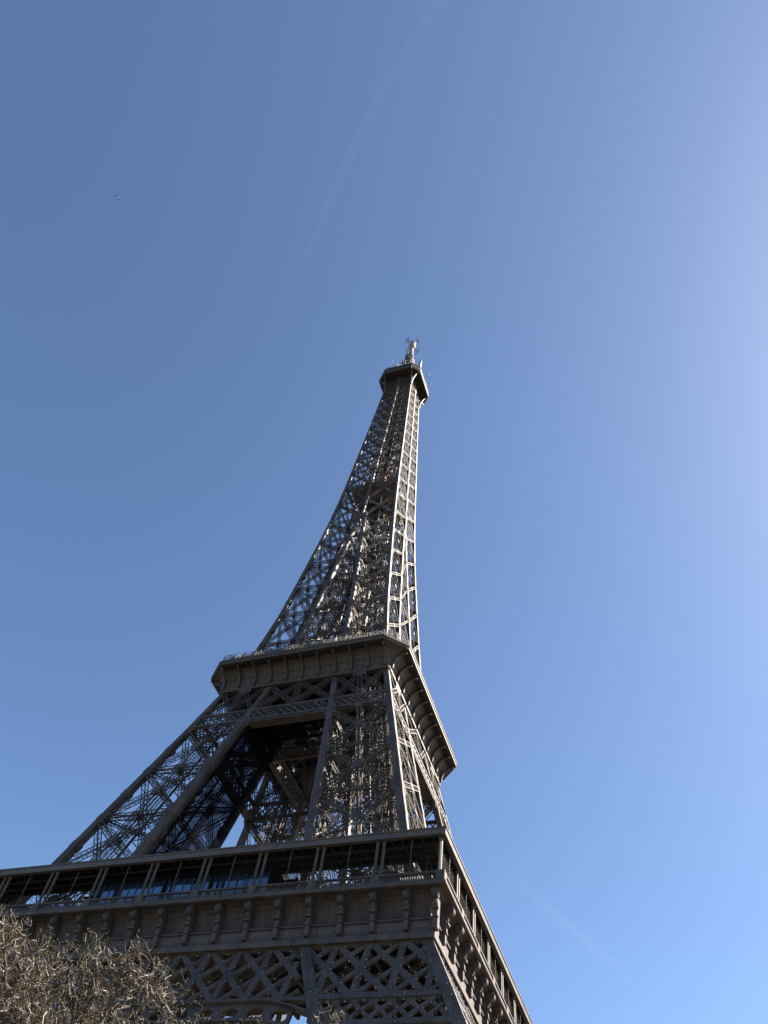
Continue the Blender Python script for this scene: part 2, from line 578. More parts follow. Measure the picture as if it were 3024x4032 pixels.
for s in (-1, 1):
    mb.bar(fx(s * (hi(52.3) + .28), 52.3), fx(s * (hi(48) + .28), 48), .6, .62, n)
    mb.bar(fx(s * (hi(48) + .28), 48), fx(s * (hi(41) + .28), 41), .6, .62, n)
    # corner gusset under the strip
    mb.faces([fx(s * (hi(51.2) - .2), 51.2), fx(s * (hi(51.2) - 1.6), 51.2), fx(s * (hi(49.6) - .2), 49.6)], [(0, 1, 2)])
g = mb.build('lower_girder', IRON, tower)
copies(g)

# decorative arch with oval openings under the girder
mb = MB()
zc_ = lambda x: 43.1 - max(0, abs(x) - 17.0) ** 1.5 * .11
xs = np.linspace(-33, 33, 133)
top = lambda x: 45.15 if abs(x) < 17.5 else 45.15 - (abs(x) - 17.5) * .0
NX = 23
for k in range(-NX // 2, NX // 2 + 1):
    cx = 2.82 * k
    cz = zc_(cx)
    if abs(cx) > hi(cz) - .9: continue
    slope = (zc_(cx + .1) - zc_(cx - .1)) / .2
    inside = abs(cx) < hi(cz) + 1.6
    # square plate cell with an oval hole
    half, ry, rx = 1.41, .70, .98
    N = 24
    ov, sq = [], []
    for i in range(N):
        a = 2 * math.pi * i / N
        ov.append((cx + rx * math.cos(a), cz + ry * math.sin(a) + slope * rx * math.cos(a)))
        ca, sa = math.cos(a), math.sin(a)
        m_ = max(abs(ca), abs(sa))
        sx, sz = half * ca / m_, 1.05 * sa / m_
        sq.append((cx + sx, cz + sz + slope * sx))
    for dep, flip in ((.25, 1), (.55, 0)):
        vs = [fx(x, z) + V(0, dep - .25, 0) for x, z in ov] + [fx(x, z) + V(0, dep - .25, 0) for x, z in sq]
        mb.faces(vs, [(i, (i + 1) % N, N + (i + 1) % N, N + i) for i in range(N)])
    vs = [fx(x, z) for x, z in ov] + [fx(x, z) + V(0, .45, 0) for x, z in ov]
    mb.faces(vs, [(i, (i + 1) % N, N + (i + 1) % N, N + i) for i in range(N)])
for a, b in zip(xs[:-1], xs[1:]):
    if max(abs(a), abs(b)) > hi(zc_(a)) - .1: continue
    for o, w in ((1.12, .22), (-1.12, .35), (-2.75, .3)):
        mb.bar(fx(a, zc_(a) + o), fx(b, zc_(b) + o), w, .75, n)
    for o1, o2 in ((-1.3, -2.7), (-2.7, -1.3)):
        mb.bar(fx(a, zc_(a) + o1), fx(b, zc_(b) + o2), .2, .3 + .02 * (o1 > o2), n)
copies(mb.build('decorative_arch', IRON, tower))

# girder between the upper piers under the second platform (outer and inner)
zb, zt = 99.9, 103.5
for yo, nn, dep in ((ho, V(0, -1, .25), .25), (hi, V(0, -1, .1), -.25)):
    mb = MB()
    f2 = lambda x, z: V(x, -yo(z) + dep, z)
    for (z0, z1) in ((zb, zb + .65), (zt - .65, zt)):
        zc = (z0 + z1) / 2
        mb.bar(f2(-hi(zc) - .1, zc), f2(hi(zc) + .1, zc), z1 - z0, .4, nn)
    for k in range(-10, 11):
        x0 = 1.42 * k - 1.65
        for (xt, xb, e) in ((x0, x0 + 3.3, 0), (x0 + 3.3, x0, .02)):
            pts = clip_line((xt, zt - .3), (xb, zb + .3), lambda z: -hi(z) + .1, lambda z: hi(z) - .1)
            if pts: mb.bar(f2(*pts[0]), f2(*pts[1]), .3, .16 + e, nn)
    z0, z1 = zt + .2, 110.0
    A0, B0, A1, B1 = f2(-hi(z0), z0), f2(hi(z0), z0), f2(-hi(z1), z1), f2(hi(z1), z1)
    M0, M1 = (A0 + B0) / 2, (A1 + B1) / 2
    for (p, q) in ((A0, M1), (M0, A1), (M0, B1), (B0, M1)): truss(mb, p, q, nn, .75, .6, .13, .08)
    truss(mb, M0, M1, nn, .75, .62, .13, .08)
    if dep > 0:   # bottom flange plate of the box girder and its end brackets
        mb.box((-8.0, -19.7, 99.55), (8.0, -17.9, 99.8))
        for s in (-1, 1):
            mb.bar(V(s * 8.15, -19.6, 98.5), V(s * 7.2, -19.6, 99.6), .25, .6, V(0, 1, 0))
    copies(mb.build('outer_girder' if dep > 0 else 'inner_girder', IRON, tower))

# ------------------------------------------------------------------ first platform
mb = MB()
mb.ring([(34.9, 56.55, 0), (34.9, 57.0, 0), (8.5, 57.0, 0), (8.5, 56.1, 0), (33.0, 56.1, 0)])
for k in range(-8, 9):
    x = 3.85 * k
    for s in (-1, 1):
        mb.bar(V(x, s * 8.6, 55.7), V(x, s * 33, 55.7), .4, .8)
        mb.bar(V(s * 8.6, x, 55.68), V(s * 33, x, 55.68), .4, .8)
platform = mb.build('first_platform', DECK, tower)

# frieze: strip, name band, concave panels and ledge
mb = MB()
mb.ring([(33.2, 51.42, 0), (34.05, 51.42, 0), (34.05, 52.02, 0), (33.82, 52.06, 0), (33.82, 52.35, 0), (33.74, 52.4, 0), (33.74, 53.42, 0),
         (33.95, 53.46, 0), (33.95, 53.62, 0), (33.6, 53.75, 0), (33.35, 54.15, 0), (33.25, 54.7, 0), (33.3, 55.2, 0), (33.55, 55.75, 0),
         (34.0, 56.2, 0), (34.6, 56.45, 0), (35.3, 56.5, 0), (35.43, 56.56, 0), (35.43, 56.80, 0), (35.28, 56.84, 0), (35.28, 57.02, 0), (34.9, 57.06, 0)])
prof = [(33.61, 53.72), (33.36, 54.14), (33.26, 54.7), (33.31, 55.2), (33.56, 55.75), (34.01, 56.2), (34.58, 56.44)]
for side in range(4):
    c, s = math.cos(side * math.pi / 2), math.sin(side * math.pi / 2)
    for k in range(18):
        x = -34.65 + 3.85 * (k + .5)
        for (r0, z0), (r1, z1) in zip(prof[:-1], prof[1:]):
            q = [(x - .03, -r0 - .004, z0), (x + .03, -r0 - .004, z0), (x + .03, -r1 - .004, z1), (x - .03, -r1 - .004, z1)]
            mb.poly([(a * c - b * s, a * s + b * c, z) for a, b, z in q], 1)
    for k in range(120):   # rivet heads along the strip
        u, w = -33.6 + .565 * k, -33.84
        x, y = u * c - w * s, u * s + w * c
        mb.box((x - .06, y - .06, 52.16), (x + .06, y + .06, 52.28))
frieze = mb.build('frieze', [PANEL, JOINT], platform)


def console_mesh():
    mb = MB()
    # side profile (outward depth r, z)
    prof = [(33.5, 52.25), (34.28, 52.25), (34.28, 53.3), (34.42, 53.34), (34.42, 53.95), (34.30, 54.0), (34.30, 54.25), (34.62, 54.3), (34.62, 54.5),
            (34.38, 54.56), (34.42, 55.2), (34.62, 55.7), (34.9, 56.1), (34.9, 56.5), (33.5, 56.5)]
    hw = .23
    N = len(prof)
    vs = [(-hw, -r, z) for r, z in prof] + [(hw, -r, z) for r, z in prof]
    fs = [(i, (i + 1) % N, N + (i + 1) % N, N + i) for i in range(N)]
    fs += [tuple(range(N - 1, -1, -1)), tuple(N + i for i in range(N))]
    mb.faces(vs, fs)
    mb.box((-.36, -34.66, 54.28), (.36, -34.2, 54.50))
    mb.box((-.34, -34.46, 53.36), (.34, -34.1, 53.5))
    mb.box((-.27, -34.32, 52.3), (.27, -33.6, 53.35))
    N = 20
    for (hw, r, dx) in ((.36, .52, 0), (.41, .32, 0), (.45, .16, 0)):
        vs, fs = [], []
        for sx in (-hw, hw):
            for i in range(N):
                a = 2 * math.pi * i / N
                vs.append((sx, -34.72 + r * math.cos(a), 55.86 + r * math.sin(a)))
        fs = [(i, (i + 1) % N, N + (i + 1) % N, N + i) for i in range(N)] + [tuple(range(N)), tuple(N + i for i in range(N - 1, -1, -1))]
        mb.faces(vs, fs)
    # raised rim of the volute
    for sx in (-.37, .37):
        P = [V(sx, -34.72 + (.47 - .013 * i) * math.cos(i * .52), 55.86 + (.47 - .013 * i) * math.sin(i * .52)) for i in range(20)]
        mb.tube(P, .05, 4)
    # leaf drop under the scroll
    mb.bar(V(0, -34.55, 55.3), V(0, -34.43, 54.85), .34, .2, V(0, 1, 0))
    return mb


cm = console_mesh().mesh('console', IRON)
for side in range(4):
    for k in range(-8, 10):
        a = side * math.pi / 2
        x = 3.85 * k if k < 9 else 34.1
        put('console', cm, platform, (x * math.cos(a), x * math.sin(a), 0), a)

# names in raised letters along the front frieze
NAMES = ['SEGUIN', 'LALANDE', 'TRESCA', 'PONCELET', 'BRESSE', 'LAGRANGE', 'BELANGER', 'CUVIER', 'LAPLACE', 'DULONG', 'CHASLES',
         'LAVOISIER', 'AMPERE', 'CHEVREUL', 'FLACHAT', 'NAVIER', 'LEGENDRE', 'CHAPTAL']
for i, t in enumerate(NAMES):
    cu = bpy.data.curves.new('inscription', 'FONT')
    cu.body = t
    cu.size = .88
    cu.align_x = 'CENTER'
    cu.extrude = .03
    cu.resolution_u = 2
    cu.space_character = 1.12
    tmp = bpy.data.objects.new('tmp', cu)
    C.objects.link(tmp)
    bpy.context.view_layer.update()
    me = bpy.data.meshes.new_from_object(tmp.evaluated_get(bpy.context.evaluated_depsgraph_get()))
    bpy.data.objects.remove(tmp)
    me.name = 'inscription'
    me.materials.clear(); me.materials.append(LETTER)
    xs_ = [v.co.x for v in me.vertices]
    f = min(1.0, (2.85 if i < 17 else 2.3) / (max(xs_) - min(xs_)))
    o = put('inscription', me, platform, (-34.65 + 3.85 * (i + .5) - (.3 if i == 17 else 0), -33.775, 52.56))
    o.rotation_euler = (R(90), 0, 0)
    o.scale = (f, 1, 1)

# balustrade (one run a side, balusters are its pattern)
mb = MB()
for x0, x1, lo, hi2, y in ((-35.05, 35.05, 57.0, 57.26, .36), (-35.05, 35.05, 58.02, 58.2, .34)):
    mb.box((x0, -34.95 - y / 2 + .0, lo), (x1 - y / 1.9, -34.95 + y / 2, hi2))
for k in range(-9, 10):
    if k % 2:
        x = 3.85 * k
        mb.box((x - .52, -35.14, 57.0), (x + .52, -34.76, 58.24))
        mb.box((x - .60, -35.17, 57.0), (x + .60, -34.73, 57.14))
for k in range(-9, 9):
    if k % 2:
        n_ = 23
        for j in range(n_):
            x = 3.85 * k + .6 + (7.7 - 1.2) * (j + .5) / n_
            P = [(57.26, .07), (57.36, .10), (57.55, .105), (57.7, .06), (57.86, .05), (57.95, .08), (58.02, .08)]
            mb.tube([(x, -34.95, z) for z, r in P], [r for z, r in P], 5, caps=False)
for side in range(4):
    if side == 0:
        bal = mb.build('balustrade', IRON, platform)
    else:
        put('balustrade', bal.data, platform, rz=side * math.pi / 2)

# gallery roof
mb = MB()
mb.ring([(34.4, 62.84, 0), (35.0, 62.80, 0), (35.03, 63.45, 0), (35.14, 63.5, 0),
         (35.14, 63.64, 0), (34.9, 63.68, 0), (30.0, 64.0, 0)])
mb.ring([(30.0, 64.0, 0), (30.0, 62.98, 0), (34.4, 62.84, 0)], 1)  # underside blackened to stand in for the shade under the roof
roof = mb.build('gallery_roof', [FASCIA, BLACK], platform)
mb = MB()
for k in range(-27, 28):
    x = 1.283 * k
    for s in (-1, 1):
        mb.bar(V(x, s * 30.1, 62.88), V(x, s * 34.5, 62.74), .1, .22)
        mb.bar(V(s * 30.1, x, 62.88), V(s * 34.5, x, 62.74), .1, .22)
for r_ in (30.2, 31.6, 33.1):
    for s in (-1, 1):
        mb.bar(V(-r_, s * r_, 62.7), V(r_, s * r_, 62.7), .14, .3)
        mb.bar(V(s * r_, -r_, 62.72), V(s * r_, r_, 62.72), .14, .3)
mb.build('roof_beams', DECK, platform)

# columns (pairs), net posts, rear posts
mb = MB(); mb.tube([(0, 0, 57.2), (0, 0, 57.5), (0, 0, 57.6), (0, 0, 62.5), (0, 0, 62.6), (0, 0, 62.82)], [.26, .26, .19, .19, .27, .27], 10)
col_me = mb.mesh('gallery_column', IRON)
mb = MB(); mb.box((-.05, -.05, 57.2), (.05, .05, 62.8)); post_me = mb.mesh('net_post', IRON)
for side in range(4):
    a = side * math.pi / 2
    rot = lambda x, y: (x * math.cos(a) - y * math.sin(a), x * math.sin(a) + y * math.cos(a), 0)
    for k in range(-9, 10):
        if k % 2:
            for d in (-.41, .41):
                if abs(3.85 * k + d) < 34.6: put('gallery_column', col_me, platform, rot(3.85 * k + d, -34.35), a)
        elif side in (0, 1):
            put('net_post', post_me, platform, rot(3.85 * k, -34.4), a)
            if abs(k) > 3: put('net_post', post_me, platform, rot(3.85 * k + .6, -30.2), a)
# chain-link netting behind the columns: the right bays of the front, all of the right side
for side, left, mat in ((0, 4.0, JOINT), (1, -34.2, IRON)):  # darker front net, lighter right net: shade and sun put into the colour
    mb = MB()
    for s0 in np.arange(-34.2, 38.9, .42):
        for sg in (1, -1):
            x0, z0, x1, z1 = s0, 58.3, s0 - 4.3 * .9, 62.5
            if x1 < -34.2: z1 = z0 + (s0 + 34.2) / .9; x1 = -34.2
            if x0 > 34.2: z0 = z0 + (x0 - 34.2) / .9; x0 = 34.2
            if z1 - z0 > .2 and min(sg * x0, sg * x1) > left - .3: mb.bar(V(sg * x0, -34.1 + .02 * sg, z0), V(sg * x1, -34.1 + .02 * sg, z1), .014, .014, V(0, 1, 0))
    o = mb.build('chain_link_net', mat, platform)
    o.rotation_euler = (0, 0, side * math.pi / 2)
# thin safety rail on the roof
mb = MB()
for zz in (64.6, 65.1): mb.bar(V(-30, -29.6, zz), V(30, -29.6, zz), .04)
for k in range(-15, 16): mb.bar(V(2 * k, -29.6, 63.9), V(2 * k, -29.6, 65.1), .05)
rail_me = mb.mesh('roof_rail', GALV)
for side in range(4): put('roof_rail', rail_me, platform, rz=side * math.pi / 2)
# small floodlights standing on the roof edge
mb = MB(); mb.box((-.3, -.18, .25), (.3, .18, .75)); mb.bar(V(0, 0, 0), V(0, 0, .3), .08); fl = mb.mesh('floodlight', DARKMETAL)
for x in (-24.6, -23.6, -14.5, -13.4, -3.5):
    put('floodlight', fl, platform, (x, -30.9, 64.0), random.uniform(-.6, .6))

# pavilion with glass front standing on the gallery floor
mb = MB()
mb.box((-12.6, -32.3, 57.05), (12.2, -29.0, 57.6))
mb.box((-12.6, -32.4, 61.75), (12.2, -29.0, 62.6))
mb.box((-12.6, -32.2, 57.6), (-12.2, -29.0, 61.75)); mb.box((11.8, -32.2, 57.6), (12.2, -29.0, 61.75))
mb.box((-12.2, -29.4, 57.6), (11.8, -29.0, 61.75))
for k in range(4):
    mb.box((12.6, -31.8 + k * .01, 58.4 + .75 * k), (15.3, -30.4, 58.5 + .75 * k))
mb.box((12.6, -31.85, 57.1), (12.7, -30.4, 61.8)); mb.box((15.3, -31.85, 57.1), (15.4, -30.4, 61.0))
for k in range(4):
    mb.box((-15.4, -31.8 + k * .01, 58.4 + .75 * k), (-12.9, -30.4, 58.5 + .75 * k))
pav = mb.build('pavilion', BLACK, tower)
for k, (x0, x1) in enumerate([(-12.2, -9.9), (-9.2, -5.9), (-5.8, -3.1), (-2.4, 1.1), (1.2, 3.6), (4.2, 7.5), (7.6, 11.8)]):
    mb = MB()
    n_ = max(2, int(round((x1 - x0) / 1.1)))
    for j in range(n_):
        xa, xb = x0 + (x1 - x0) * j / n_, x0 + (x1 - x0) * (j + 1) / n_
        mb.faces([(xa + .03, -32.28, 57.6), (xb - .03, -32.28, 57.6), (xb - .03, -32.22 - .02 * (j % 2), 61.75), (xa + .03, -32.22 - .02 * (j % 2), 61.75)], [(0, 1, 2, 3)], 0)
        mb.box((xa - .03, -32.34, 57.6), (xa + .03, -32.2, 61.75), 1)
    mb.box((x1 - .03, -32.34, 57.6), (x1 + .03, -32.2, 61.75), 1)
    mb.build('window', [GLASS, DARKMETAL], pav)
for x0, x1 in ((-9.9, -9.2), (-3.1, -2.4), (3.6, 4.2)):
    mb = MB()
    mb.box((x0 + .06, -32.33, 57.6), (x1 - .06, -32.2, 61.75))
    mb.build('wall_panel', BLACK, pav)

# ------------------------------------------------------------------ inside the near right pier: stair tower
mb = MB()
z, k = 64.5, 0
while z < 107:
    cx = hi(z) + (ho(z) - hi(z)) * .74; cy = -hi(z) - (ho(z) - hi(z)) * .66
    s = 1 if k % 2 else -1
    mb.faces([(cx - 1.9, cy - 1.7, z), (cx + 1.1, cy - 1.7, z), (cx + 1.9, cy - .8, z), (cx + 1.9, cy + 1.7, z), (cx - 1.9, cy + 1.7, z),
              (cx - 1.9, cy - 1.7, z + .22), (cx + 1.1, cy - 1.7, z + .22), (cx + 1.9, cy - .8, z + .22), (cx + 1.9, cy + 1.7, z + .22), (cx - 1.9, cy + 1.7, z + .22)],
             [(4, 3, 2, 1, 0), (5, 6, 7, 8, 9), (0, 1, 6, 5), (1, 2, 7, 6), (2, 3, 8, 7), (3, 4, 9, 8), (4, 0, 5, 9)])
    for (xa, ya, xb, yb) in ((-1.9, -1.7, 1.1, -1.7), (1.1, -1.7, 1.9, -.8), (1.9, -.8, 1.9, 1.7), (-1.9, 1.7, -1.9, -1.7)):
        pa, pb = V(cx + xa, cy + ya, z), V(cx + xb, cy + yb, z)
        for h_ in (.55, 1.1, 1.7, 2.3): mb.bar(pa + V(0, 0, h_), pb + V(0, 0, h_), .05)
        nb = max(2, int(np.linalg.norm(pb - pa) / .22))
        for j in range(nb + 1):
            c_ = pa + (pb - pa) * j / nb
            mb.bar(c_, c_ + V(0, 0, 2.3 if j % 4 else 3.5), .035 if j % 4 else .09)
    mb.bar(V(cx - 1.5 * s, cy + .8 * s, z + .1), V(cx + 1.5 * s, cy + .8 * s, z + 3.4), .9, .25, V(0, 0, 1))
    z += 3.55; k += 1
mb.build('staircase', IRON, tower)

# black gauze hung on the inner side of the left pier, and its slack cable
mb = MB()
zz = np.linspace(66, 104.5, 10)
for i in range(9):
    za, zb_ = zz[i], zz[i + 1]
    rows = []
    for z in (za, zb_):
        rows.append([(-hi(z) + .75 + .12 * math.sin(i * 1.3 + j), -hi(z) - (ho(z) - hi(z)) * (.04 + .88 * j / 8), z) for j in range(9)])
    for j in range(8):
        mb.poly([rows[0][j], rows[0][j + 1], rows[1][j + 1], rows[1][j]])
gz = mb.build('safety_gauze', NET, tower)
mb = MB()          # dark sheet added for the shade between the second platform's outer and inner girders
for i in range(6):
    for j in range(8):
        g_ = lambda u, v: (-7.9 + 15.8 * u, -17.8 + 9.2 * v, 99.9 + 4.4 * v - .35 * math.sin(math.pi * v) * (1 + .3 * math.sin(9 * u)))
        mb.poly([g_(j / 8, i / 6), g_((j + 1) / 8, i / 6), g_((j + 1) / 8, (i + 1) / 6), g_(j / 8, (i + 1) / 6)])
mb.build('added_dark_sheet', NET, tower)
cab = [(-12.0, 105.5), (-12.8, 103), (-13.9, 99.5), (-14.9, 95.5), (-15.4, 93.5), (-16.5, 88.8), (-17.4, 84.6), (-18.3, 80.5), (-19.1, 76), (-19.9, 70)]
mb = MB(); mb.tube([(-hi(z) + .6, y, z) for y, z in cab], .035, 5); mb.build('hanging_cable', LETTER, tower)

# ------------------------------------------------------------------ second platform
mb = MB()
mb.ring([(17.15, 110.35, 0), (17.58, 110.35, .25), (17.58, 110.88, .3), (17.45, 110.92, .3), (17.45, 111.6, .4), (17.6, 112.4, .7), (17.95, 113.2, 1.3),
         (18.55, 113.9, 2.1), (19.4, 114.4, 3.0), (20.3, 114.7, 3.6), (20.7, 114.75, 3.7), (20.7, 114.62, 3.7), (20.92, 114.62, 3.82), (20.92, 115.2, 3.82), (21.05, 115.25, 3.82),
         (21.05, 115.5, 3.82), (20.75, 115.55, 3.75), (20.75, 116.05, 3.75), (16.0, 116.1, 2.0)])
second = mb.build('second_platform', SOFFIT, tower)
prof = [(17.72, 110.9), (17.82, 111.7), (18.0, 112.5), (18.36, 113.2), (18.9, 113.75), (19.6, 114.1), (20.4, 114.25)]
mb = MB()
for (r0, z0), (r1, z1) in zip(prof[:-1], prof[1:]):
    mb.bar(V(0, -r0, z0), V(0, -r1, z1), .33, .5, V(0, -1, .3))
br = mb.mesh('bracket_rib', IRON)
for side in range(4):
    a = side * math.pi / 2
    for k in range(11):
        x = -16.7 + 3.34 * k
        put('bracket_rib', br, second, (x * math.cos(a), x * math.sin(a), 0), a)
mb = MB()
for k in range(-27, 28):
    x = .62 * k
    for s in (-1, 1):
        mb.bar(V(x, s * 19.05, 114.18), V(x, s * 20.55, 114.5), .07, .16)
        mb.bar(V(s * 19.05, x, 114.18), V(s * 20.55, x, 114.5), .07, .16)
for s in (-1, 1):
    mb.box((-17, s * 19.9 - .68, 114.42), (17, s * 19.9 + .68, 114.5)); mb.box((s * 19.9 - .68, -17, 114.42), (s * 19.9 + .68, 17, 114.5))  # dark plates stand in for the shade of the deep upper soffit
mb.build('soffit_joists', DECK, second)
for side in range(4):
    mb = MB(); a = side * math.pi / 2
    mb.bar(V(-17.2, -17.92, 112.95), V(17.2, -17.92, 112.95), .06, .1, V(0, 0, 1))
    o = mb.build('stringer', SOFFIT, second); o.rotation_euler = (0, 0, a)
# seams between the soffit plates
mb = MB()
P2 = [(17.46, 110.95), (17.46, 111.6), (17.61, 112.4), (17.96, 113.2), (18.56, 113.9)]
for side in range(4):
    a = side * math.pi / 2
    rt = lambda x, y, z: V(x * math.cos(a) - y * math.sin(a), x * math.sin(a) + y * math.cos(a), z)
    for k in range(10):
        for d in (1.1, 2.2):
            x = -16.7 + 3.34 * k + d
            for (r0, z0), (r1, z1) in zip(P2[:-1], P2[1:]): mb.bar(rt(x, -r0, z0), rt(x, -r1, z1), .05, .02, rt(0, -1, .3))
mb.build('soffit_seams', JOINT, second)
# railing: frames, pickets and top rail
mb = MB()
z0, z1 = 116.05, 117.45
for zz in (116.25, 116.85, 117.45): mb.bar(V(-16.9, -20.5, zz), V(16.9, -20.5, zz), .05)
for k in range(11):
    x = -16.7 + 3.34 * k
    mb.bar(V(x, -20.5, z0), V(x, -20.5, z1), .08)
    if k < 10:
        for dx, s in ((0.9, .45), (0.9, -.45)): mb.bar(V(x + dx + s, -20.45, z0), V(x + dx, -20.35, z1 + .3), .09)
for k in range(-75, 76): mb.bar(V(.225 * k, -20.5, z0), V(.225 * k, -20.5, z1), .025)
# rail on the cut corner
mb.bar(V(16.95, -20.5, z1), V(20.5, -16.95, z1), .05); mb.bar(V(16.95, -20.5, 116.5), V(20.5, -16.95, 116.5), .05)
for t in np.linspace(0, 1, 17): mb.bar(V(16.95 + 3.55 * t, -20.5 + 3.55 * t, z0), V(16.95 + 3.55 * t, -20.5 + 3.55 * t, z1), .03 + .04 * (abs(t - .5) < .02))
# taller picket fence round the upper deck
for k in range(-60, 61): mb.bar(V(.29 * k, -18.2, 116.1), V(.29 * k, -18.2 + .15, 119.6), .07)
for k in range(-8, 9):
    x = 2.1 * k
    mb.bar(V(x - .35, -18.25, 117.6), V(x, -18.0, 120.2), .14); mb.bar(V(x + .35, -18.25, 117.6), V(x, -18.0, 120.2), .14)
mb.bar(V(-17.4, -18.2, 119.2), V(17.4, -18.2, 119.2), .07)
rl = mb.mesh('railing', IRON)
for side in range(4): put('railing', rl, second, rz=side * math.pi / 2)
# dark underside with its joists
mb = MB()
for (x0, x1, y0, y1) in ((-17.1, 17.1, -17.1, -5), (-17.1, 17.1, 5, 17.1), (-17.1, -5, -5, 5), (5, 17.1, -5, 5)):
    mb.box((x0, y0, 111.0), (x1, y1, 111.4))
for k in range(-8, 9):
    mb.bar(V(2.1 * k, -17.0, 110.55), V(2.1 * k, 17.0, 110.55), .3, .9)
    mb.bar(V(-17.0, 2.1 * k, 110.5), V(17.0, 2.1 * k, 110.5), .28, .7)
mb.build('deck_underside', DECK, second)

# ------------------------------------------------------------------ shaft above the second platform
SZ = [116.2, 126.5, 137.1, 147.3, 157.9, 168.0, 177.3]


def shaft_extra(mb):
    # light bracing across the gap towards the next leg
    for z0, z1 in zip(SZ[:-1], SZ[1:]):
        a0, a1 = IO(z0) + V(.3, .3, 0), IO(z1) + V(.3, .3, 0)
        b0, b1 = a0 * V(-1, 1, 1), a1 * V(-1, 1, 1)
        if a1[0] > .8:
            truss(mb, a1, b1, V(0, -1, .1), .45, .35, .1, .06)
            truss(mb, a0, b1, V(0, -1, .1), .4, .3, .09, .05)
            truss(mb, b0, a1, V(0, -1, .1), .402, .302, .09, .05)
    for z in SZ[1:]:
        truss(mb, OO(z), II(z), V(0, 0, 1), .45, .4, .1, .05)
        truss(mb, OI(z), IO(z), V(0, 0, 1), .45, .41, .1, .05)


add_pier('shaft_leg', SZ, [113, 116.2, 123.9, 130, 137.1, 147.3, 157.9, 168.0, 177.3, 180.0], .95, .72, .55, .5, .11, .06, vert=False, gus=1.0, extra=shaft_extra)

TZ = [177.3, 187.4, 196.8, 205.5, 214.2, 222.1, 229.6, 236.6, 243.3, 249.7, 255.8, 261.6, 267.4, 272.2, 277.0]
rb = MB()
zs = [177.3] + TZ[1:]
vs, fs = [], []
for i, z in enumerate(zs):
    w = .74 - .2 * i / (len(zs) - 1); x = ho(z)
    vs += [(x - w, -x, z), (x, -x, z), (x, -x + w, z), (x - w, -x + w, z)]
for i in range(len(zs) - 1):
    for k in range(4): fs.append((i * 4 + k, i * 4 + (k + 1) % 4, i * 4 + 4 + (k + 1) % 4, i * 4 + 4 + k))
rb.faces(vs, fs)
copies(rb.build('corner_rib', IRON, tower))
rb = MB()
for z0, z1 in zip(zs[:-1], zs[1:]):
    rb.bar(V(0, -ho(z0) + .2, z0), V(0, -ho(z1) + .2, z1), .62, .5, V(0, 1, 0))
    rb.bar(V(0, -ho(z1) + .1, z1 - .5), V(0, -ho(z1) + .1, z1 + .5), 1.15, .5, V(0, 1, 0))
copies(rb.build('middle_rib', IRON, tower))
mb = MB()
for i, (z0, z1) in enumerate(zip(TZ[:-1], TZ[1:])):
    t = i / len(TZ)
    W, D, ch, lc = .5 - .14 * t, .42 - .1 * t, .1 - .02 * t, .055
    h0, h1 = ho(z0) - .25, ho(z1) - .25
    n = V(0, -1, .05)
    for s in (-1, 1):
        e0, e1, m0, m1 = V(s * (h0 - .3), -h0, z0), V(s * (h1 - .3), -h1, z1), V(s * .25, -h0, z0), V(s * .25, -h1, z1)
        u = V(0, 0, W)
        truss(mb, e0 + u, m1 - u, n, W, D, ch, lc, sides=t < .4)
        truss(mb, m0 + u, e1 - u, n, W * 1.01, D * .98, ch, lc, sides=t < .4)
        truss(mb, e1, m1, n, W, D, ch, lc)
    # floor frame across the shaft at each node
    truss(mb, V(-h1, -h1, z1), V(0, 0, z1), V(0, 0, 1), W, .4, ch, lc)
    truss(mb, V(0, -h1, z1), V(h1, 0, z1), V(0, 0, 1), W, .4, ch, lc)
    zm = (z0 + z1) / 2; hm = ho(zm) - .6
    mb.bar(V(-hm, -hm, zm), V(hm, -hm, zm), .14)
    mb.bar(V(-hm / 2, -hm, zm), V(-hm / 2, -hm * .98, z1), .1); mb.bar(V(hm / 2, -hm, zm), V(hm / 2, -hm * .98, z1), .1)
copies(mb.build('shaft_lattice', IRON, tower))

# lift guides and stair core up the middle
mb = MB()
for s in (-1, 1):
    for t in (-1, 1):
        mb.bar(V(s * 3.0, t * 1.9, 116), V(s * 2.2, t * 1.9, 277), .32)
        mb.bar(V(s * .8, t * 1.9, 116), V(s * .8, t * 1.9, 277), .36)
        mb.bar(V(s * 1.6, t * 3.0, 116), V(s * 1.6, t * 2.4, 277), .26)
z, k = 117.0, 0
while z < 276:
    for t in (-1.9, 1.9):
        mb.bar(V(-3, t, z), V(3, t, z), .2); mb.bar(V(t * 1.4, -1.9, z), V(t * 1.4, 1.9, z), .2)
        s = 1 if k % 2 else -1
        mb.bar(V(-2.6 * s, t, z), V(2.6 * s, t, z + 2.7), .13)
        mb.bar(V(t * 1.35, -1.9 * s, z), V(t * 1.35, 1.9 * s, z + 2.7), .13)
    mb.bar(V(-1.2 * s, -.4, z), V(1.2 * s, -.4, z + 2.6), .7, .15, V(0, 0, 1))
    if k % 4 == 0: mb.box((-1.6, -1.6, z - .1), (1.6, .2, z + .05))
    z += 2.7; k += 1
mb.box((-1.25, -1.25, 116.2), (1.25, 1.25, 195.3)); mb.box((-.95, -.95, 199.6), (.95, .95, 276.8))  # solid dark boxes added to darken the core and stop sun flecks
mb.build('lift_core', DECK, tower)

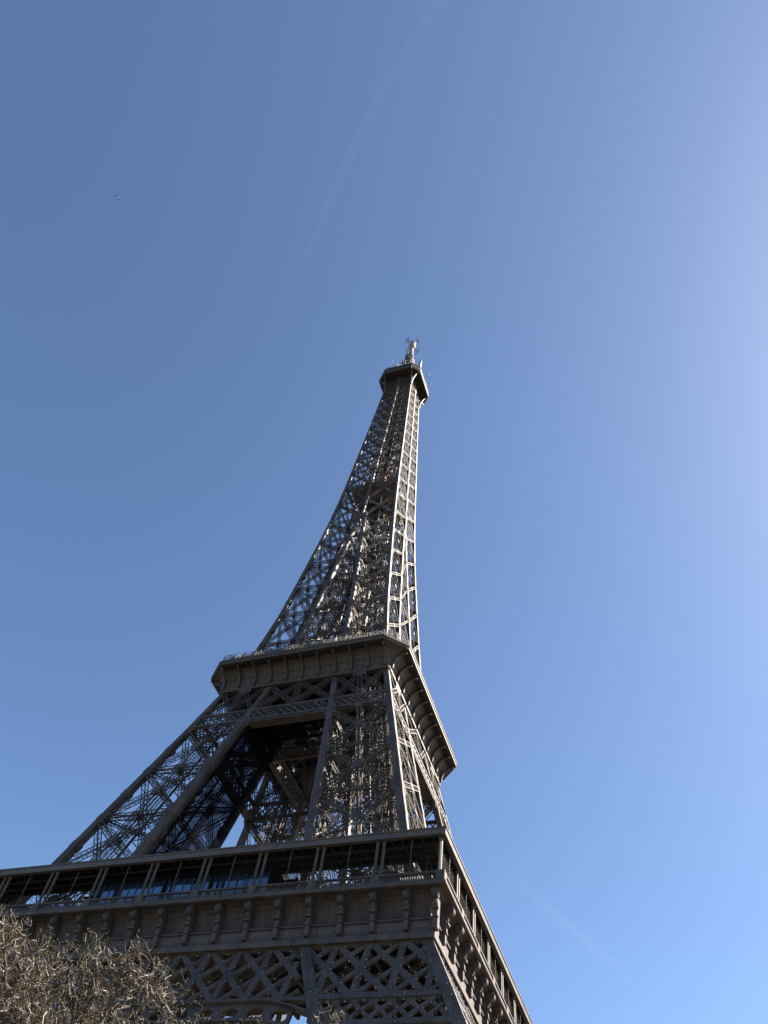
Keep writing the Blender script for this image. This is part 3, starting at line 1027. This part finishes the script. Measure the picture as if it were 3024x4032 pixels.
# intermediate platform
mb = MB()
mb.box((-6.2, -7.4, 195.4), (7.4, 6.2, 195.8))
for s in (-1, 1):
    mb.box((-7.5, s * 7.45 - .06, 195.3), (7.5, s * 7.45 + .06, 197.1))
    mb.box((s * 7.45 - .06, -7.3, 195.3), (s * 7.45 + .06, 7.3, 197.1))
    mb.box((-3.6, s * 3.6 - .1, 195.8), (3.6, s * 3.6 + .1, 199.2))
mb.box((-4.0, -4.0, 199.2), (4.0, 4.0, 199.5))
mb.build('middle_platform', PANEL, tower)
cabin = thing('lift_cabin', 'small red lift cabin seen through the bars high in the tower shaft', 'lift cabin', (1.9, -5.2, 199.3))
mb = MB(); mb.box((-1.2, -1.2, 0), (1.2, 1.2, 1.3)); mb.box((-1.2, -1.2, 2.2), (1.2, 1.2, 2.4))
for s in (-1, 1):
    for t in (-1, 1): mb.box((s * 1.1 - .07, t * 1.1 - .07, 1.3), (s * 1.1 + .07, t * 1.1 + .07, 2.2))
mb.build('cabin_body', RED, cabin)
mb = MB(); mb.box((-1.06, -1.06, 1.3), (1.06, 1.06, 2.2)); mb.build('cabin_glass', GLASS, cabin)

# ------------------------------------------------------------------ top platform
mb = MB()
mb.ring([(4.6, 277.3, 1), (7.8, 277.3, 2.6), (7.8, 277.0, 2.6), (8.14, 277.0, 2.7), (8.14, 277.35, 2.7), (8.0, 277.4, 2.65), (8.0, 277.75, 2.65), (8.2, 277.8, 2.72),
         (8.2, 278.3, 2.72), (7.95, 278.35, 2.65)])
mb.ring([(7.95, 278.35, 2.65), (7.95, 280.7, 2.65), (8.05, 280.75, 2.7), (8.05, 281.0, 2.7), (7.6, 281.05, 2.5), (4.0, 281.9, 1)], 1)
mb.ring([(4.6, 277.29, 1), (7.8, 277.29, 2.6)], 1)
top = None
top = mb.build('top_platform', [IRON, DECK], tower)
mb = MB()
for k in range(-3, 4):
    mb.bar(V(1.85 * k, -7.4, 277.05), V(1.85 * k, 7.4, 277.05), .12, .3); mb.bar(V(-7.4, 1.85 * k, 277.03), V(7.4, 1.85 * k, 277.03), .12, .28)
    for s in (-1, 1):
        if abs(k) < 3: mb.box((1.9 * k - .1, s * 7.98 - .05, 278.4), (1.9 * k + .1, s * 7.98 + .05, 280.7)); mb.box((s * 7.98 - .05, 1.9 * k - .1, 278.4), (s * 7.98 + .05, 1.9 * k + .1, 280.7))
mb.build('deck_framing', DECK, top)
# curved brackets at the corners, two a corner
mb1 = MB()
P = []
for t in np.linspace(0, 1, 9):
    g = 1 - math.cos(t * math.pi / 2)
    P.append(V(5.1 + (5.45 - 5.1) * g, -(5.2 + (8.0 - 5.2) * g), 268.2 + 8.7 * math.sin(t * math.pi / 2)))
for a, b in zip(P[:-1], P[1:]): mb1.bar(a, b, .34, .42, V(0, 1, 0))
bk = mb1.mesh('bracket', IRON)
mb2 = MB()
for a, b in zip(P[:-1], P[1:]):
    mb2.bar(V(-a[1], -a[0], a[2]), V(-b[1], -b[0], b[2]), .34, .42, V(1, 0, 0))
bk2 = mb2.mesh('bracket', IRON)
for side in range(4):
    put('bracket', bk, top, rz=side * math.pi / 2); put('bracket', bk2, top, rz=side * math.pi / 2)
# upper open deck: cage, cabins and masts of many small aerials
mb = MB()
for side in range(4):
    a = side * math.pi / 2
    rt = lambda x, y, z: V(x * math.cos(a) - y * math.sin(a), x * math.sin(a) + y * math.cos(a), z)
    for k in range(-6, 7): mb.bar(rt(.85 * k, -7.5, 281.7), rt(.85 * k, -7.1, 284.3), .08)
    for zz, y in ((283.0, -7.3), (284.3, -7.1)): mb.bar(rt(-5.3, y, zz), rt(5.3, y, zz), .07)
    mb.bar(rt(5.3, -7.1, 284.3), rt(7.1, -5.3, 284.3), .07)
mb.build('deck_cage', DARKMETAL, top)
mb = MB()
mb.box((-4.2, -4.2, 281.9), (4.2, 4.2, 285.2))
mb.ring([(4.4, 285.2, 1.2), (4.8, 285.3, 1.3), (4.8, 285.9, 1.3), (4.3, 286.0, 1.2), (3.2, 288.0, .9), (2.9, 290.5, .9), (2.5, 291, .8)])
mb.box((2.4, -.6, 286.0), (4.6, 2.6, 291.5)); mb.box((3.0, .2, 291.5), (4.2, 1.8, 293.8))
mb.build('top_cabin', DECK, top)
mb = MB()
for s in (-1, 1):
    for t in (-1, 1):
        mb.bar(V(s * 2.3, t * 2.3, 290.5), V(s * 1.5, t * 1.5, 301), .3); mb.bar(V(s * 1.5, t * 1.5, 301), V(s * 1.25, t * 1.25, 309.5), .28)
zz = 291.0
while zz < 309:
    r_ = 2.25 - (zz - 291) * .06
    for s in (-1, 1):
        mb.bar(V(-r_, s * r_, zz), V(r_, s * r_, zz), .22); mb.bar(V(s * r_, -r_, zz), V(s * r_, r_, zz), .22)
        mb.bar(V(-r_, s * r_, zz), V(r_, s * r_, zz + 2.2), .16); mb.bar(V(s * r_, r_, zz), V(s * r_, -r_, zz + 2.2), .16)
    zz += 2.2
for k in range(40):   # equipment boxes crowding the foot of the lantern
    an = random.uniform(0, 2 * math.pi); r_ = random.uniform(2.2, 4.2); zz = random.uniform(286, 297)
    c = V(r_ * math.cos(an), r_ * math.sin(an), zz); h_ = random.uniform(.5, 1.8)
    mb.bar(c - V(0, 0, h_), c + V(0, 0, h_), random.uniform(.3, 1.0), random.uniform(.2, .5), V(math.cos(an), math.sin(an), 0))
for k in range(46):   # panels and dipoles fixed round the lantern
    zz = random.uniform(292, 308.5); an = random.uniform(0, 2 * math.pi); r_ = 2.3 - (zz - 291) * .045 + random.uniform(.1, .7)
    c = V(r_ * math.cos(an), r_ * math.sin(an), zz)
    if k % 3:
        mb.bar(c - V(0, 0, random.uniform(.4, 1.1)), c + V(0, 0, random.uniform(.4, 1.1)), random.uniform(.25, .6), .2, V(math.cos(an), math.sin(an), 0))
    else:
        mb.bar(c * V(.6, .6, 1), c * V(1.55, 1.55, 1), .1); mb.bar(c * V(1.5, 1.5, 1) - V(0, 0, .5), c * V(1.5, 1.5, 1) + V(0, 0, .6), .12)
mb.build('lantern_lattice', DARKMETAL, top)
mb = MB()
mb.bar(V(5.2, -1.0, 282), V(5.6, -1.2, 297), .45); mb.bar(V(5.6, -1.2, 289), V(5.7, -1.2, 297.5), .75)
for k in range(70):
    an = random.uniform(0, 2 * math.pi); r_ = random.uniform(5.6, 8.3); ht = random.choice([1.2, 1.8, 2.4, 3.2, 4.2])
    x, y = r_ * math.cos(an), r_ * math.sin(an)
    mb.bar(V(x, y, 281.7), V(x * 1.02, y * 1.02, 282.5 + ht), random.uniform(.06, .16))
    if k % 4 == 0: mb.bar(V(x, y, 282.4 + ht) + V(-.5, .3, 0), V(x, y, 282.4 + ht) + V(.5, -.3, 0), .1)
    if k % 6 == 0:
        mb.tube([(x * 1.01, y * 1.01, 282.2 + ht * .6), (x * 1.06, y * 1.06, 282.2 + ht * .6)], .45, 10)
for an in (8, 100, 190, 262, 350):   # whips leaning out over the edge
    c, s = math.cos(R(an)), math.sin(R(an))
    mb.bar(V(8.0 * c, 8.0 * s, 279.5), V(10.6 * c, 10.6 * s, 280.3), .06); mb.bar(V(10.4 * c, 10.4 * s, 279.6), V(10.5 * c, 10.5 * s, 281.2), .06)
mb.build('aerial_cluster', DARKMETAL, top)
mb = MB(); mb.box((-4.6, -6.9, 282.0), (-1.0, -6.84, 285.8)); mb.build('glass_screen', CLEAR, top)

mast = MB()
mast.tube([(0, 0, 301), (0, 0, 318.2)], .78, 16)
for zz in np.arange(309.5, 318, 1.1): mast.tube([(0, 0, zz), (0, 0, zz + .14)], .84, 16)
mast.tube([(0, 0, 323.6), (0, 0, 324.6)], .5, 10)
mast = mast.build('antenna_mast', GALV, tower)
mb = MB(); mb.tube([(0, 0, 318.1), (0, 0, 318.3), (0, 0, 319.5), (0, 0, 319.6), (0, 0, 321.6), (0, 0, 321.7), (0, 0, 323.4), (0, 0, 323.7)],
                   [.9, 1.35, 1.35, 1.22, 1.22, 1.35, 1.35, .5], 16)
mb.build('mast_drum', noisy('grey_drum_paint', (.18, .175, .175), (.25, .245, .245), 2.0), mast)
mb = MB()
for zz in (319.6, 322.4):
    mb.bar(V(1.1, -.35, zz), V(3.3, -.35, zz), .14); mb.bar(V(1.1, .35, zz), V(3.3, .35, zz), .14)
    mb.bar(V(3.3, -1.15, zz), V(3.3, 1.15, zz), .17)
mb.bar(V(2.2, -.35, 319.6), V(2.2, -.35, 322.4), .12)
ar = mb.mesh('aerial_arm', DARKMETAL)
for k in range(4): put('aerial_arm', ar, mast, rz=R(66 + 90 * k))

# sparkle lamps on the lower lattice: the hundred nearest as single parts, the others as one
mb = MB(); mb.tube([(0, -.10, 0), (0, -.07, 0), (0, .07, 0), (0, .1, 0)], [.02, .065, .065, .02], 6); bulb = mb.mesh('sparkle_lamp', BULB)
spots = []
for k in range(-1, 9):          # rows of lamps beside the crossed bars of the near pier panel and the girder next to it
    for (xa, xb) in ((3.85 * k, 3.85 * k + 7.1), (3.85 * k + 7.2, 3.85 * k)):
        for j in range(7):
            t = (j + .5) / 7
            x, z = xa + (xb - xa) * t + (.52 if j % 2 else -.52), 51.3 - 6.6 * t
            if hi(z) + .9 < x < ho(z) - 1.2 or 2 < x < hi(z) - .8: spots.append((x, -ho(z) + .08, z))
spots.sort(key=lambda q: -q[0])
for j in range(36):
    z = 41.9 + 1.9 * ((j * 7) % 5) / 4; x = 23.6 + .4 * j
    if x < ho(z) - 1.2: spots.insert(60, (x, -ho(z) + .08, z))
for j in range(44):
    z = 100.8 + 1.8 * ((j * 3) % 4) / 3; x = -7.6 + .6 * j
    if x < ho(z) - .6: spots.append((x, -ho(z) + .06, z))
for p in spots[:100]: put('sparkle_lamp', bulb, tower, p)
mb = MB()
for p in spots[100:]: mb.tube([(p[0], p[1] - .1, p[2]), (p[0], p[1] + .08, p[2])], .065, 6)
for side in (0, 1):
    for k in range(420):
        z = random.choice([random.uniform(58, 99), random.uniform(124, 240), random.uniform(41, 51)])
        x = random.uniform(hi(z), ho(z)) * random.choice([-1, 1]) if z < 176 else random.uniform(-ho(z), ho(z))
        y = -ho(z) - .02
        if side: x, y = -y, x
        mb.box((x - .05, y - .05, z - .05), (x + .05, y + .05, z + .05))
put('sparkle_lamps_far', mb.mesh('sparkle_lamps_far', BULB), tower, kind='stuff')

# ------------------------------------------------------------------ ground
def ground_z(x, y):
    t = min(1, max(0, (-y - 72) / 18)); t = t * t * (3 - 2 * t)
    return 6.85 * t


mb = MB()
ys = [-8000, -2000, -600, -300, -180, -140, -120, -110, -100, -94, -90, -87, -84, -81, -78, -75, -72, -60, 0, 80, 300, 900, 3000, 8000]
xs_ = [-8000, -2500, -700, -250, -120, -60, 0, 30, 60, 90, 150, 300, 900, 3000, 8000]
vs = [(x, y, ground_z(x, y)) for y in ys for x in xs_]
nx = len(xs_)
mb.faces(vs, [(j * nx + i, j * nx + i + 1, (j + 1) * nx + i + 1, (j + 1) * nx + i) for j in range(len(ys) - 1) for i in range(nx - 1)])
put('ground', mb.mesh('ground', noisy('gravel_and_worn_grass', (.045, .043, .036), (.085, .08, .068), .05, (.8, .95), .2)), kind='structure')

# ------------------------------------------------------------------ contrails
air = bpy.data.materials.new('thin_ice_cloud')
air.use_nodes = True
nt = air.node_tree
nt.nodes.remove(nt.nodes['Principled BSDF'])
vol = nt.nodes.new('ShaderNodeVolumeScatter')
vol.inputs['Color'].default_value = (1, 1, 1, 1)
vol.inputs['Anisotropy'].default_value = 0.3
vol.inputs['Density'].default_value = 0.00004
nt.links.new(vol.outputs[0], nt.nodes['Material Output'].inputs['Volume'])


def sky_ray(px, py):
    d = _f + _r2 * (px - 1512) / FPX - _u2 * (py - 2016) / FPX
    return d / d[2]


def contrail(label, pts, H, rads):
    P = [CAM + sky_ray(px, py) * H for px, py in pts]
    o = MB(); o.tube(P, rads, 14)
    put('contrail', o.mesh('contrail', air), label=label, category='contrail')


contrail('long faint white contrail curving across the top of the sky above the tower',
         [(1900, -250), (1735, 0), (1620, 170), (1500, 370), (1400, 560), (1310, 760), (1230, 950), (1180, 1080), (1150, 1200)], 7000,
         [60, 52, 50, 48, 46, 42, 36, 24, 4])
contrail('short faint contrail low in the sky to the right of the tower gallery',
         [(1880, 3330), (2000, 3430), (2140, 3560), (2290, 3690), (2400, 3780), (2480, 3860), (2560, 3930)], 5000, [4, 40, 55, 62, 58, 40, 4])

# ------------------------------------------------------------------ bird
d = _f + _r2 * (460 - 1512) / FPX - _u2 * (780 - 2016) / FPX
d = unit(d)
bp = CAM + d * 150
bird = thing('bird', 'gull with dark wings and white tail flying high left of the tower', 'bird', tuple(bp))
upv = _u2 - d * (_u2 @ d); upv = unit(upv); rtv = np.cross(d, upv)
B = Matrix(((rtv[0], upv[0], -d[0]), (rtv[1], upv[1], -d[1]), (rtv[2], upv[2], -d[2])))
bird.scale = (.8, .8, .8)
bird.rotation_euler = (B @ Matrix.Rotation(R(-52), 3, 'Z')).to_euler()
mb = MB()
mb.tube([(.02, -.30, 0), (.0, -.22, .01), (0, -.1, .02), (0, .05, .0), (0, .17, .02), (0, .24, .03), (0, .29, .02), (0, .35, .01)],
        [.012, .04, .075, .085, .06, .055, .04, .01], 8)
mb.build('bird_body', FEATHER, bird)
for s in (-1, 1):
    mb = MB()
    st = [(.05, .10, .02, .20), (.28, .16, .12, .20), (.52, .12, .10, .15), (.72, .02, .02, .05)]
    vs = []
    for x, y, z, c in st:
        vs += [(s * x, y, z), (s * x, y - c, z - .01), (s * x, y - c, z + .005), (s * x, y, z + .03)]
    fs = []
    for i in range(3):
        for k in range(4): fs.append((i * 4 + k, i * 4 + (k + 1) % 4, i * 4 + 4 + (k + 1) % 4, i * 4 + 4 + k))
    fs += [(0, 1, 2, 3), (12, 13, 14, 15)]
    mb.faces(vs, fs); mb.build('wing', WINGDARK, bird)
mb = MB()
mb.faces([(-.03, -.26, 0), (.03, -.26, 0), (.10, -.46, 0), (-.10, -.46, 0), (-.03, -.26, .02), (.03, -.26, .02), (.10, -.46, .015), (-.10, -.46, .015)],
         [(3, 2, 1, 0), (4, 5, 6, 7), (0, 1, 5, 4), (1, 2, 6, 5), (2, 3, 7, 6), (3, 0, 4, 7)])
mb.build('tail', FEATHER, bird)

# ------------------------------------------------------------------ contorted tree
TD, TA = 15.0, R(-38.0)
TX, TY = CAM[0] + TD * math.sin(TA), CAM[1] + TD * math.cos(TA)
TZ0 = ground_z(0, TY)
tree = thing('twisted_tree', 'bare contorted tree with pale twisting twigs and ochre buds below the gallery', 'tree', (TX, TY, TZ0))
view = V(math.sin(TA), math.cos(TA), 0); side_v = V(math.cos(TA), -math.sin(TA), 0)   # away from / right of the viewer


def env(p):
    """crown height limit (local z) over a ground point; p in tree space"""
    u = p @ side_v; w = p @ view
    q = (w / 4.2) ** 2
    top = max(7.40, 7.86 - .13 * max(0, u + 1.2) - .06 * max(0, u - .6)) - .06 * max(0, -1.6 - u) + .05 * math.sin(u * 2.6 + .6) + .05 * math.sin(u * 6.1) - 1.3 * q
    top -= .10 * math.exp(-((u - 1.45) / .45) ** 2)
    top += .36 * math.exp(-((u - 2.3) / .3) ** 2)
    return top


def wiggle(p, d, L, n_, amp, pull=V(0, 0, 0)):
    pts = [p.copy()]
    step = L / n_
    ax = unit(rng.normal(size=3))
    ph = rng.uniform(0, 6.28)
    for i in range(n_):
        e1 = unit(np.cross(d, ax) + 1e-6); e2 = np.cross(d, e1)
        ph += rng.uniform(.5, 1.6)
        dd = d + amp * (math.cos(ph) * e1 + math.sin(ph) * e2) + pull
        p = p + unit(dd) * step
        d = unit(d + .25 * amp * rng.normal(size=3) + pull * .4)
        pts.append(p.copy())
    return pts, d


limb_mb, branch_mb, twig_mb, bud_mb = MB(), MB(), MB(), MB()
trunk, _ = wiggle(V(0, 0, -.2), V(.05, 0, 1), 2.6, 7, .18)
trunk_mb = MB(); trunk_mb.tube(trunk, np.linspace(.24, .17, len(trunk)), 10)
trunk_mb.build('trunk', OLDBARK, tree)
limbs = []
for i in range(32):
    u = -4.2 + 7.9 * (i + rng.random()) / 32; w = rng.uniform(-2.2, 2.6)
    tgt = side_v * u + view * w
    tgt[2] = env(tgt) - rng.uniform(.05, .75)
    p0 = trunk[-1 - (i % 3)].copy()
    ctrl = (p0 + tgt) / 2 + V(*(rng.normal(size=2) * .5), rng.uniform(.2, 1.0))
    ts = np.linspace(0, 1, 22)
    wob = np.cumsum(rng.normal(size=(22, 3)) * .055, axis=0); wob -= wob[0] + (wob[-1] - wob[0]) * ts[:, None]
    pts = [(1 - t) ** 2 * p0 + 2 * t * (1 - t) * ctrl + t * t * tgt + wb for t, wb in zip(ts, wob)]
    limb_mb.tube(pts, np.linspace(.075, .012, 22), 7)
    limbs.append(pts)
stem = lambda q: q[rng.integers(0, len(q))]
seconds = []
for pts in limbs:
    for j in range(19):
        i = int(22 * rng.random() ** .6 * .999); i = max(8, i)
        p = pts[i]; d = unit(rng.normal(size=3) * V(1, 1, .6) + V(0, 0, .25))
        q, _ = wiggle(p, d, rng.uniform(.5, 1.7), 12, .8, V(0, 0, .02))
        q = [x for x in q if x[2] < env(x) + .05]
        if len(q) > 4:
            r0 = rng.uniform(.007, .018)
            branch_mb.tube(q, np.linspace(r0, .005, len(q)), 5, caps=False)
            seconds.append(q)
thirds = []
for q in seconds:
    for j in range(11):
        p = stem(q); d = unit(rng.normal(size=3) + V(0, 0, .05))
        t, _ = wiggle(p, d, rng.uniform(.25, .85), 8, 1.0, V(0, 0, -.05))
        t = [x for x in t if x[2] < env(x) + .08]
        if len(t) > 3:
            twig_mb.tube(t, np.linspace(rng.uniform(.004, .0085), .003, len(t)), 4, caps=False)
            thirds.append(t)
for t in thirds:
    tuft = rng.random() < .6
    for j in range(4):
        p = stem(t); d = unit(rng.normal(size=3))
        s_, _ = wiggle(p, d, rng.uniform(.05, .24), 4, 1.0)
        (bud_mb if tuft else twig_mb).tube(s_, np.linspace(.0035, .0018, len(s_)), 3, caps=False)
        if tuft:
            for x in s_[1:]:
                for _k in range(4):
                    c = x + rng.normal(size=3) * .02
                    e = unit(rng.normal(size=3)) * rng.uniform(.006, .017); g = unit(np.cross(e, rng.normal(size=3))) * .007
                    bud_mb.poly([c - e, c - g, c + e, c + g])
limb_mb.build('limbs', OLDBARK, tree)
o = branch_mb.build('branches', PALEBARK, tree); o['kind'] = 'stuff'
o = twig_mb.build('twigs', BARK, tree); o['kind'] = 'stuff'
o = bud_mb.build('buds', BUD, tree); o['kind'] = 'stuff'
